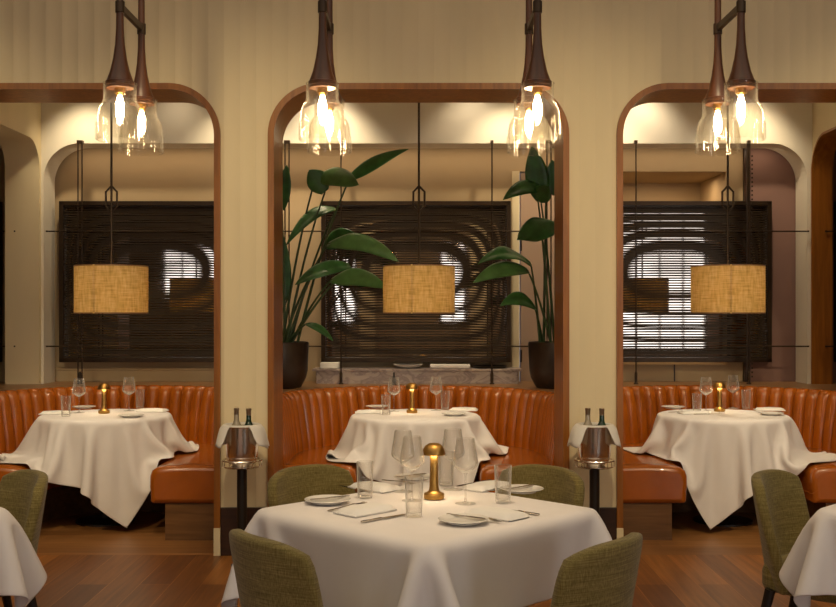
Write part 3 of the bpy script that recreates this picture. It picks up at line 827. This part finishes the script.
# ------------------------------------------------------------------ twin pendant lamps
def twin(label,x,first=None):
    if first: return dup(first,(x,4.0,2.09),None,label)
    r=thing('twin_pendant_lamp',label,'pendant lamp',(x,4.0,2.09),0,'twin glass pendant lamps')
    zc=.50
    for y in (0,.31):
        # turned wooden trumpet and rod
        w=[(.012,CEIL-2.09-.02),(.013,.62),(.0135,.50),(.0145,.42),(.0180,.36),(.025,.31),(.036,.26),(.046,.232),(.050,.222),(.0535,.220),(.0535,.206),(.050,.204),(.050,.196),(0,.196)]
        s=MB().lathe(w[::-1],28,(0,y,0)).build('stem',M['walnut'],r)
        MB().lathe([(.016,.478),(.0175,.480),(.0175,.520),(.016,.522)],16,(0,y,0)).build('collar',M['bronze'],s)
        def fl(k,i): return (.0038 if (i//3)%2 else 0) if 1<=k<=3 else 0
        out=[(.0835,.0),(.0862,.004),(.0862,.03),(.0858,.062),(.085,.070),(.0835,.095),(.079,.118),(.071,.134),(.062,.146),(.0605,.160),(.0605,.208),(.063,.214)]
        ins=[(.060,.214),(.0575,.160),(.059,.147),(.068,.133),(.0755,.117),(.080,.094),(.0815,.070),(.0815,.0)]
        MB().lathe(out+ins,72,(0,y,0),close=True,flute=fl).build('glass_shade',M['cutglass'],r,smooth=14)
        h=MB().lathe([(0,.17),(.012,.17),(.02,.178),(.02,.197),(0,.197)],16,(0,y,0)).build('bulb_holder',M['gold'],r)
        MB().lathe([(0,.078),(.010,.082),(.0155,.096),(.016,.135),(.011,.155),(.006,.172),(0,.172)],12,(0,y,0)).build('bulb',M['bulb'],h)
    MB().box((-.008,.0,.490),(.008,.31,.515)).build('crossbar',M['bronze'],r,smooth=0)
    MB().lathe([(.0,0),(.09,0),(.09,-.025),(.0,-.025)][::-1],24,(0,.155,CEIL-2.09)).build('ceiling_plate',M['bronze'],r)
    bevel(MB().box((-.03,-.05,CEIL-2.09-.03),(.03,.36,CEIL-2.09-.01)).build('mounting_bar',M['bronze'],r,smooth=0),.003)
    return r
px4=lambda px:(px-CX)*4.0/FPX
tw=twin('twin glass pendant lamp over the left booth, outermost on the left',px4(120))
twin('twin glass pendant lamp just left of the middle drum lamp, by the left pillar',px4(322.5),tw)
twin('twin glass pendant lamp right of the middle drum lamp, by the right pillar',px4(537.5),tw)
twin('twin glass pendant lamp over the right booth, outermost on the right',px4(741),tw)

# ------------------------------------------------------------------ drum pendants over the booths
def drum(label,x,first=None):
    if first: return dup(first,(x,7.30,1.44),None,label)
    r=thing('drum_pendant_lamp',label,'pendant lamp',(x,7.30,1.44),0,'woven drum pendant lamps')
    R,H=.245,.325
    m=MB().lathe([(R,0),(R,H),(R-.004,H),(R-.004,0)],64,close=True)
    m.cbox((-.048,-math.sqrt(R*R-.048**2)-.001,H/2),(.012,.003,H))
    sh=m.build('lamp_shade',M['raffia'],r)
    MB().lathe([(R+.001,.0),(R+.001,.008),(R-.005,.008),(R-.005,0)],64,close=True).lathe([(R+.001,H-.008),(R+.001,H),(R-.005,H),(R-.005,H-.008)],64,close=True).build('rim_band',M['ledge'],sh)
    rod=MB()
    zt=GAPC-1.44
    z0,z1=.69,.87        # hexagonal link
    rod.tube([(0,0,.10),(0,0,zt)],.008,8)
    rod.build('rod',M['bronze'],r)
    lk=MB(); w=.038
    pts=[(0,0,z1),(w,0,z1-.04),(w,0,z0+.04),(0,0,z0),(-w,0,z0+.04),(-w,0,z1-.04),(0,0,z1)]
    lk.tube(pts,.0075,8)
    lk.build('hexagonal_link',M['bronze'],r)
    sp=MB()
    for k in range(3):
        a=2*PI*k/3+.4; sp.tube([(0,0,H-.02),((R-.003)*math.cos(a),(R-.003)*math.sin(a),H-.02)],.003,6)
    sp.build('shade_spider',M['bronze'],r)
    MB().lathe([(0,.07),(.022,.078),(.032,.10),(.03,.125),(.016,.15),(0,.155)],16).build('bulb',M['drumbulb'],r)
    MB().lathe([(0,-.03),(.06,-.03),(.06,0),(0,0)],24,(0,0,zt)).build('ceiling_plate',M['bronze'],r)
    return r
dr=drum('woven drum pendant lamp over the middle booth table',.003)
drum('woven drum pendant lamp over the left booth table',-2.095,dr)
drum('woven drum pendant lamp over the right booth table',2.11,dr)

# ------------------------------------------------------------------ wine buckets on stands
def bucket_set(side,x):
    Y=6.12; zt=.592
    st=thing('bucket_stand',f'black pole stand with a silver gallery tray in front of the {side} pillar','stand',(x,Y,0),0,'wine bucket stands')
    MB().lathe([(0,0),(.062,0),(.062,.008),(.04,.02),(.029,.035),(0,.035)],28).build('foot',M['blackwood'],st)
    MB().lathe([(.029,.03),(.029,zt-.028)],20).build('pole',M['blackwood'],st)
    t=MB().lathe([(0,zt-.03),(.10,zt-.03),(.113,zt-.022),(.113,zt-.018),(.10,zt-.022),(0,zt-.022)],36).build('tray',M['silver'],st)
    g=MB()
    for z in (zt+.012,):
        g.tube([(.112*math.cos(2*PI*k/36),.112*math.sin(2*PI*k/36),z) for k in range(37)],.0045,6,cap=False)
    for k in range(9):
        a=2*PI*k/9; g.tube([(.112*math.cos(a),.112*math.sin(a),zt-.02),(.112*math.cos(a),.112*math.sin(a),zt+.012)],.0028,6)
    g.build('gallery_rail',M['silver'],t)
    bz=zt-.021
    bk=thing('wine_bucket',f'polished silver wine bucket holding two bottles by the {side} pillar','bucket',(x,Y,bz),0,'wine buckets')
    MB().lathe([(0,.0),(.062,.0),(.066,.006),(.078,.022),(.088,.05),(.092,.085),(.0945,.15),(.098,.222),(.103,.226),(.103,.232),(.097,.232),(.091,.15),(.088,.085),(.083,.05),(.07,.026),(0,.02)],44).build('body',M['silver'],bk)
    for s in (-1,1):
        MB().tube([(s*.094,-.02,.19),(s*.115,-.018,.185),(s*.12,0,.18),(s*.115,.018,.185),(s*.094,.02,.19)],.005,8).build('handle',M['silver'],bk)
    # napkin draped over the rim: long at both sides, narrow in front
    rows=[]
    for i in range(73):
        a=2*PI*i/72; ca,sa=math.cos(a),math.sin(a)
        sidey=min(1,max(0,(abs(ca)-.52)/.22)); sidey=sidey*sidey*(3-2*sidey)
        hang=.007+.118*sidey*(1.0+.12*math.sin(3*a+1)) if sa<0 else .05+.075*sidey
        flare=.034*sidey
        row=[]
        for k in range(10):
            f=k/9
            if k==0: rr,z=.082,.226
            elif k==1: rr,z=.090,.237
            elif k==2: rr,z=.100,.2395
            elif k==3: rr,z=.1085,.236
            else:
                g_=(k-3)/6; rr=.1095+flare*g_**.7+.004*math.sin(9*a)*g_*sidey; z=.236-hang*g_
            row.append((rr*ca*(1+.06*sidey*(k>3)),rr*sa,z))
        rows.append(row)
    nk=MB().grid(rows).build('linen_napkin',M['napkin'],loc=(x,Y,bz),smooth=0)
    for p in nk.data.polygons: p.use_smooth=True
    m=nk.modifiers.new('t','SOLIDIFY'); m.thickness=.0025; m.offset=1
    tag(nk,f'white napkin draped over the rim of the wine bucket by the {side} pillar','napkin','bucket napkins')
    for dx,mat,w,rz in ((-.035,'paleglass','pale-necked',0),(.04,'greenglass','dark green',0)):
        b=thing('wine_bottle',f'{w} wine bottle in the bucket by the {side} pillar','bottle',(x+dx,Y+(.02 if dx<0 else -.01),bz+.046),0,'bottles in the wine buckets')
        MB().lathe([(0,0),(.034,0),(.036,.004),(.036,.15),(.032,.175),(.019,.20),(.0145,.215),(.0135,.25),(.0135,.262),(0,.262)],24).build('glass',M[mat],b)
        MB().lathe([(.0142,.243),(.0142,.268),(.0155,.27),(.0155,.280),(.013,.283),(0,.283)],18).build('cap',M['foil'],b)
bucket_set('left',(242-CX)*6.12/FPX); bucket_set('right',(594.5-CX)*6.12/FPX)

# ------------------------------------------------------------------ potted plants between the booths
def bez(p0,p1,p2,t): return p0*(1-t)**2+p1*(2*t*(1-t))+p2*t*t
def leaf(root, foot, base, tip, width, lift=.03, face=.45, fold=.35, mat='leaf', bend=0.12, wave=0, tipw=1):
    """one blade from base to tip with its stem from the pot"""
    base=Vector(base); tip=Vector(tip); foot=Vector(foot)
    L=(tip-base).length; mid=(base+tip)/2+Vector((0,0,lift))
    ax=(tip-base).normalized(); up=Vector((0,-face,1-face)).normalized(); side=ax.cross(up)
    if side.length<.2: side=ax.cross(Vector((0,-1,0)))
    side.normalize(); up=side.cross(ax).normalized()
    n=16; rows=[]
    for i in range(n+1):
        t=i/n; c=bez(base,mid,tip,t); w=width*max(.0,(math.sin(PI*min(1,t*.93+.07))**.75))*(1-.25*t)*(1-(1-tipw)*t)
        if i==n: w=.002
        row=[]
        for j in range(-4,5):
            s=j/4; wv=wave*math.sin(11*t+2.1*s)*abs(s)
            row.append(c+side*(s*w*.5)+up*(abs(s)*w*.5*fold-(s*s)*w*bend+wv))
        rows.append(row)
    mb=MB().grid(rows)
    b=mb.build('leaf',M[mat],root,smooth=0)
    for p in b.data.polygons: p.use_smooth=True
    m=b.modifiers.new('t','SOLIDIFY'); m.thickness=.0022
    ctl=Vector((base.x*.45+foot.x*.55,base.y*.5+foot.y*.5,base.z*.62+foot.z*.38))
    pts=[bez(foot,ctl,base,k/12) for k in range(13)]+[bez(base,mid,tip,k/10) for k in range(1,8)]
    pts[13:]=[p-up*.004 for p in pts[13:]]
    MB().tube(pts,[.011-.005*k/12 for k in range(13)]+[.005-.0005*k for k in range(7)],8).build('stem',M['stem'],b)
def plant(label, px, leaves):
    Y=8.02; X=px
    root=thing('potted_plant',label,'plant',(X,Y,.882),0,'potted plants between the booths')
    o=Vector((X,Y,.882))
    pr=[(0,0),(.160,0),(.172,.010),(.207,.075),(.219,.13),(.227,.335),(.222,.345),(.208,.345),(.206,.32),(0,.318)]
    pt=MB().lathe(pr,48).build('pot',M['pot'],root)
    MB().lathe([(0,.322),(.10,.328),(.206,.319)],28).build('soil',M['soil'],root)
    for k,(bx,by,by_d,tx,ty,td,w,kw) in enumerate(leaves):
        a=k*2.4; fx=.05*math.cos(a)+kw.pop('fx',0); fy=.05*math.sin(a)
        b=at(bx,by,Y+by_d)-o; t=at(tx,ty,Y+td)-o
        leaf(root,(fx,fy,.32),b,t,w,**kw)
plant('tall potted plant with broad leaves left of the middle mirror, on the ledge',-1.05,[
  (350,178,-.05,409,149,-.25,.15,dict(lift=.05,face=.75,fold=.12,fx=.09,tipw=.5)),
  (316,176,-.02,359,185,-.30,.17,dict(lift=.07,face=.85,fold=-.15,mat='leaflit',fx=.06,wave=.008)),
  (325,192,-.03,309,170,-.1,.19,dict(lift=.02,face=.9,fold=.1,fx=.06)),
  (336,209,.05,286,246,-.1,.13,dict(lift=.16,face=.5,fx=.05)),
  (328,244,-.08,399,262,-.3,.16,dict(lift=.15,face=.72,fold=.1,mat='leaflit',fx=.08,wave=.008)),
  (350,266,-.05,295,285,-.2,.15,dict(lift=.08,face=.6,fx=.05)),
  (331,280,-.1,387,288,-.35,.16,dict(lift=.10,face=.75,fold=.12,mat='leaflit',fx=.1,wave=.009)),
  (306,324,-.1,333,341,-.2,.08,dict(lift=.05,fx=.08)),
  (282,210,.05,287,165,.0,.12,dict(lift=.02,face=.6,fx=0)),
  (287,300,.05,283,235,.05,.10,dict(lift=.02,face=.6,fx=0)),
  (326,246,.1,356,234,.0,.17,dict(lift=.04,face=.8,fx=.05)),
])
plant('tall potted plant with broad leaves right of the middle mirror, on the ledge',1.05,[
  (541,201,-.02,532,146,-.1,.20,dict(lift=.0,face=.95,fold=.3,fx=-.08)),
  (546,191,-.05,503,200,-.25,.16,dict(lift=.11,face=.6,fx=-.07)),
  (538,200,-.1,549,186,-.25,.16,dict(lift=.01,face=.9,fx=-.07)),
  (556,226,-.08,517,240,-.3,.21,dict(lift=.06,face=.85,fold=.1,fx=-.03,wave=.012)),
  (531,265,-.05,478,264,-.3,.15,dict(lift=.16,face=.55,fx=-.09,wave=.006)),
  (528,271,-.08,473,283,-.35,.15,dict(lift=.10,face=.7,fx=-.1,mat='leaflit')),
  (535,308,-.1,500,306,-.25,.13,dict(lift=.12,face=.7,fx=-.1)),
  (556,195,.05,552,160,.0,.16,dict(lift=.02,face=.7,fx=0)),
  (566,260,.0,592,240,.1,.16,dict(lift=.08,face=.6,fx=.05)),
  (562,215,.0,590,190,.1,.17,dict(lift=.08,face=.6,fx=.05)),
])
# ------------------------------------------------------------------ room lights and added fill lights
def spot(name,loc,tgt,power,angle=60,blend=.6,col=(1,.79,.50),r=.04):
    l=bpy.data.lights.new(name,'SPOT'); l.energy=power; l.color=col; l.spot_size=math.radians(angle); l.spot_blend=blend; l.shadow_soft_size=r
    o=bpy.data.objects.new(name,l); COL.objects.link(o); o.location=loc
    o.rotation_euler=(Vector(tgt)-Vector(loc)).to_track_quat('-Z','Y').to_euler(); return o
for i,(x,y) in enumerate(FT):
    spot('ceiling_downlight',(x,y-.35,CEIL-.05),(x,y,.74),190,30,1)
for x in (-2.1,0,2.1):
    for e in (-.62,.62): spot('booth_downlight',(x+e,6.92,GAPC-.03),(x+e*.1,7.38,.74),42,34,.8,(1,.86,.64))
for x,p in ((-.75,120),(.42,70),(1.75,150),(-1.9,35),(2.6,40)):
    spot('header_wall_washer',(x,8.12,GAPC-.03),(x,8.50,2.7),p*.13,95,1,(1,.80,.55))
for x in (-2.6,-1.4,-.7,.75,1.4,2.6):
    spot('recess_downlight',(x,8.55,2.77) if False else (x,8.0,GAPC-.03),(x,8.76,1.9),40,85,.9)
hs=bpy.data.lights.new('header_fill','AREA'); hs.shape='RECTANGLE'; hs.size=5.9; hs.size_y=.03; hs.energy=6; hs.color=(1,.74,.46)  # added fill under the header, brightens the top of the back wall
hso=bpy.data.objects.new('header_fill',hs); COL.objects.link(hso); hso.location=(0,8.60,2.765); hso.rotation_euler=(math.radians(20),0,0)
al=bpy.data.lights.new('alcove_fill','AREA'); al.shape='RECTANGLE'; al.size=.7; al.size_y=.05; al.energy=5; al.color=(1,.70,.40)  # added fill that lifts the dark inside of the alcove
alo=bpy.data.objects.new('alcove_fill',al); COL.objects.link(alo); alo.location=(2.05,9.1,2.58)
for x in (-1.65,-.9,.8,1.5,4.0,6.6):
    spot('far_wall_fill',(x,-5.2,CEIL-.05),(x,-6,1.6),300,75,1)  # added spots, brighten the far wall for the mirror reflections
# wall washers of the main room along the fluted wall, and an added soft fill panel under the ceiling
for x in (-3,-1.05,1.05,3):
    spot('fluted_wall_washer',(x,3.2,CEIL-.05),(x,6.4,1.2),235,56,1,(1,.77,.44))
a=bpy.data.lights.new('ceiling_fill','AREA'); a.shape='RECTANGLE'; a.size=9; a.size_y=6; a.energy=105; a.color=(1,.87,.70)
ao=bpy.data.objects.new('ceiling_fill',a); COL.objects.link(ao); ao.location=(0,1.0,CEIL-.03)
w=bpy.data.worlds.new('world'); S.world=w; w.use_nodes=True
w.node_tree.nodes['Background'].inputs[0].default_value=(.6,.7,.9,1); w.node_tree.nodes['Background'].inputs[1].default_value=.3

# ------------------------------------------------------------------ camera and view
cam=bpy.data.cameras.new('camera'); cam.sensor_width=36; cam.lens=36*FPX/836; cam.shift_y=(CY-303.5)/836; cam.shift_x=(418-CX)/836
co=bpy.data.objects.new('camera',cam); COL.objects.link(co); co.location=(0,0,CH); co.rotation_euler=(PI/2,0,0); S.camera=co
cam.clip_start=.05
S.view_settings.view_transform='Standard'; S.view_settings.look='None'; S.view_settings.gamma=1; S.view_settings.exposure=0
S.view_settings.use_curve_mapping=False
try:
    S.cycles.use_denoising=True; S.cycles.max_bounces=10; S.cycles.transparent_max_bounces=24; S.cycles.sample_clamp_indirect=4
except Exception: pass
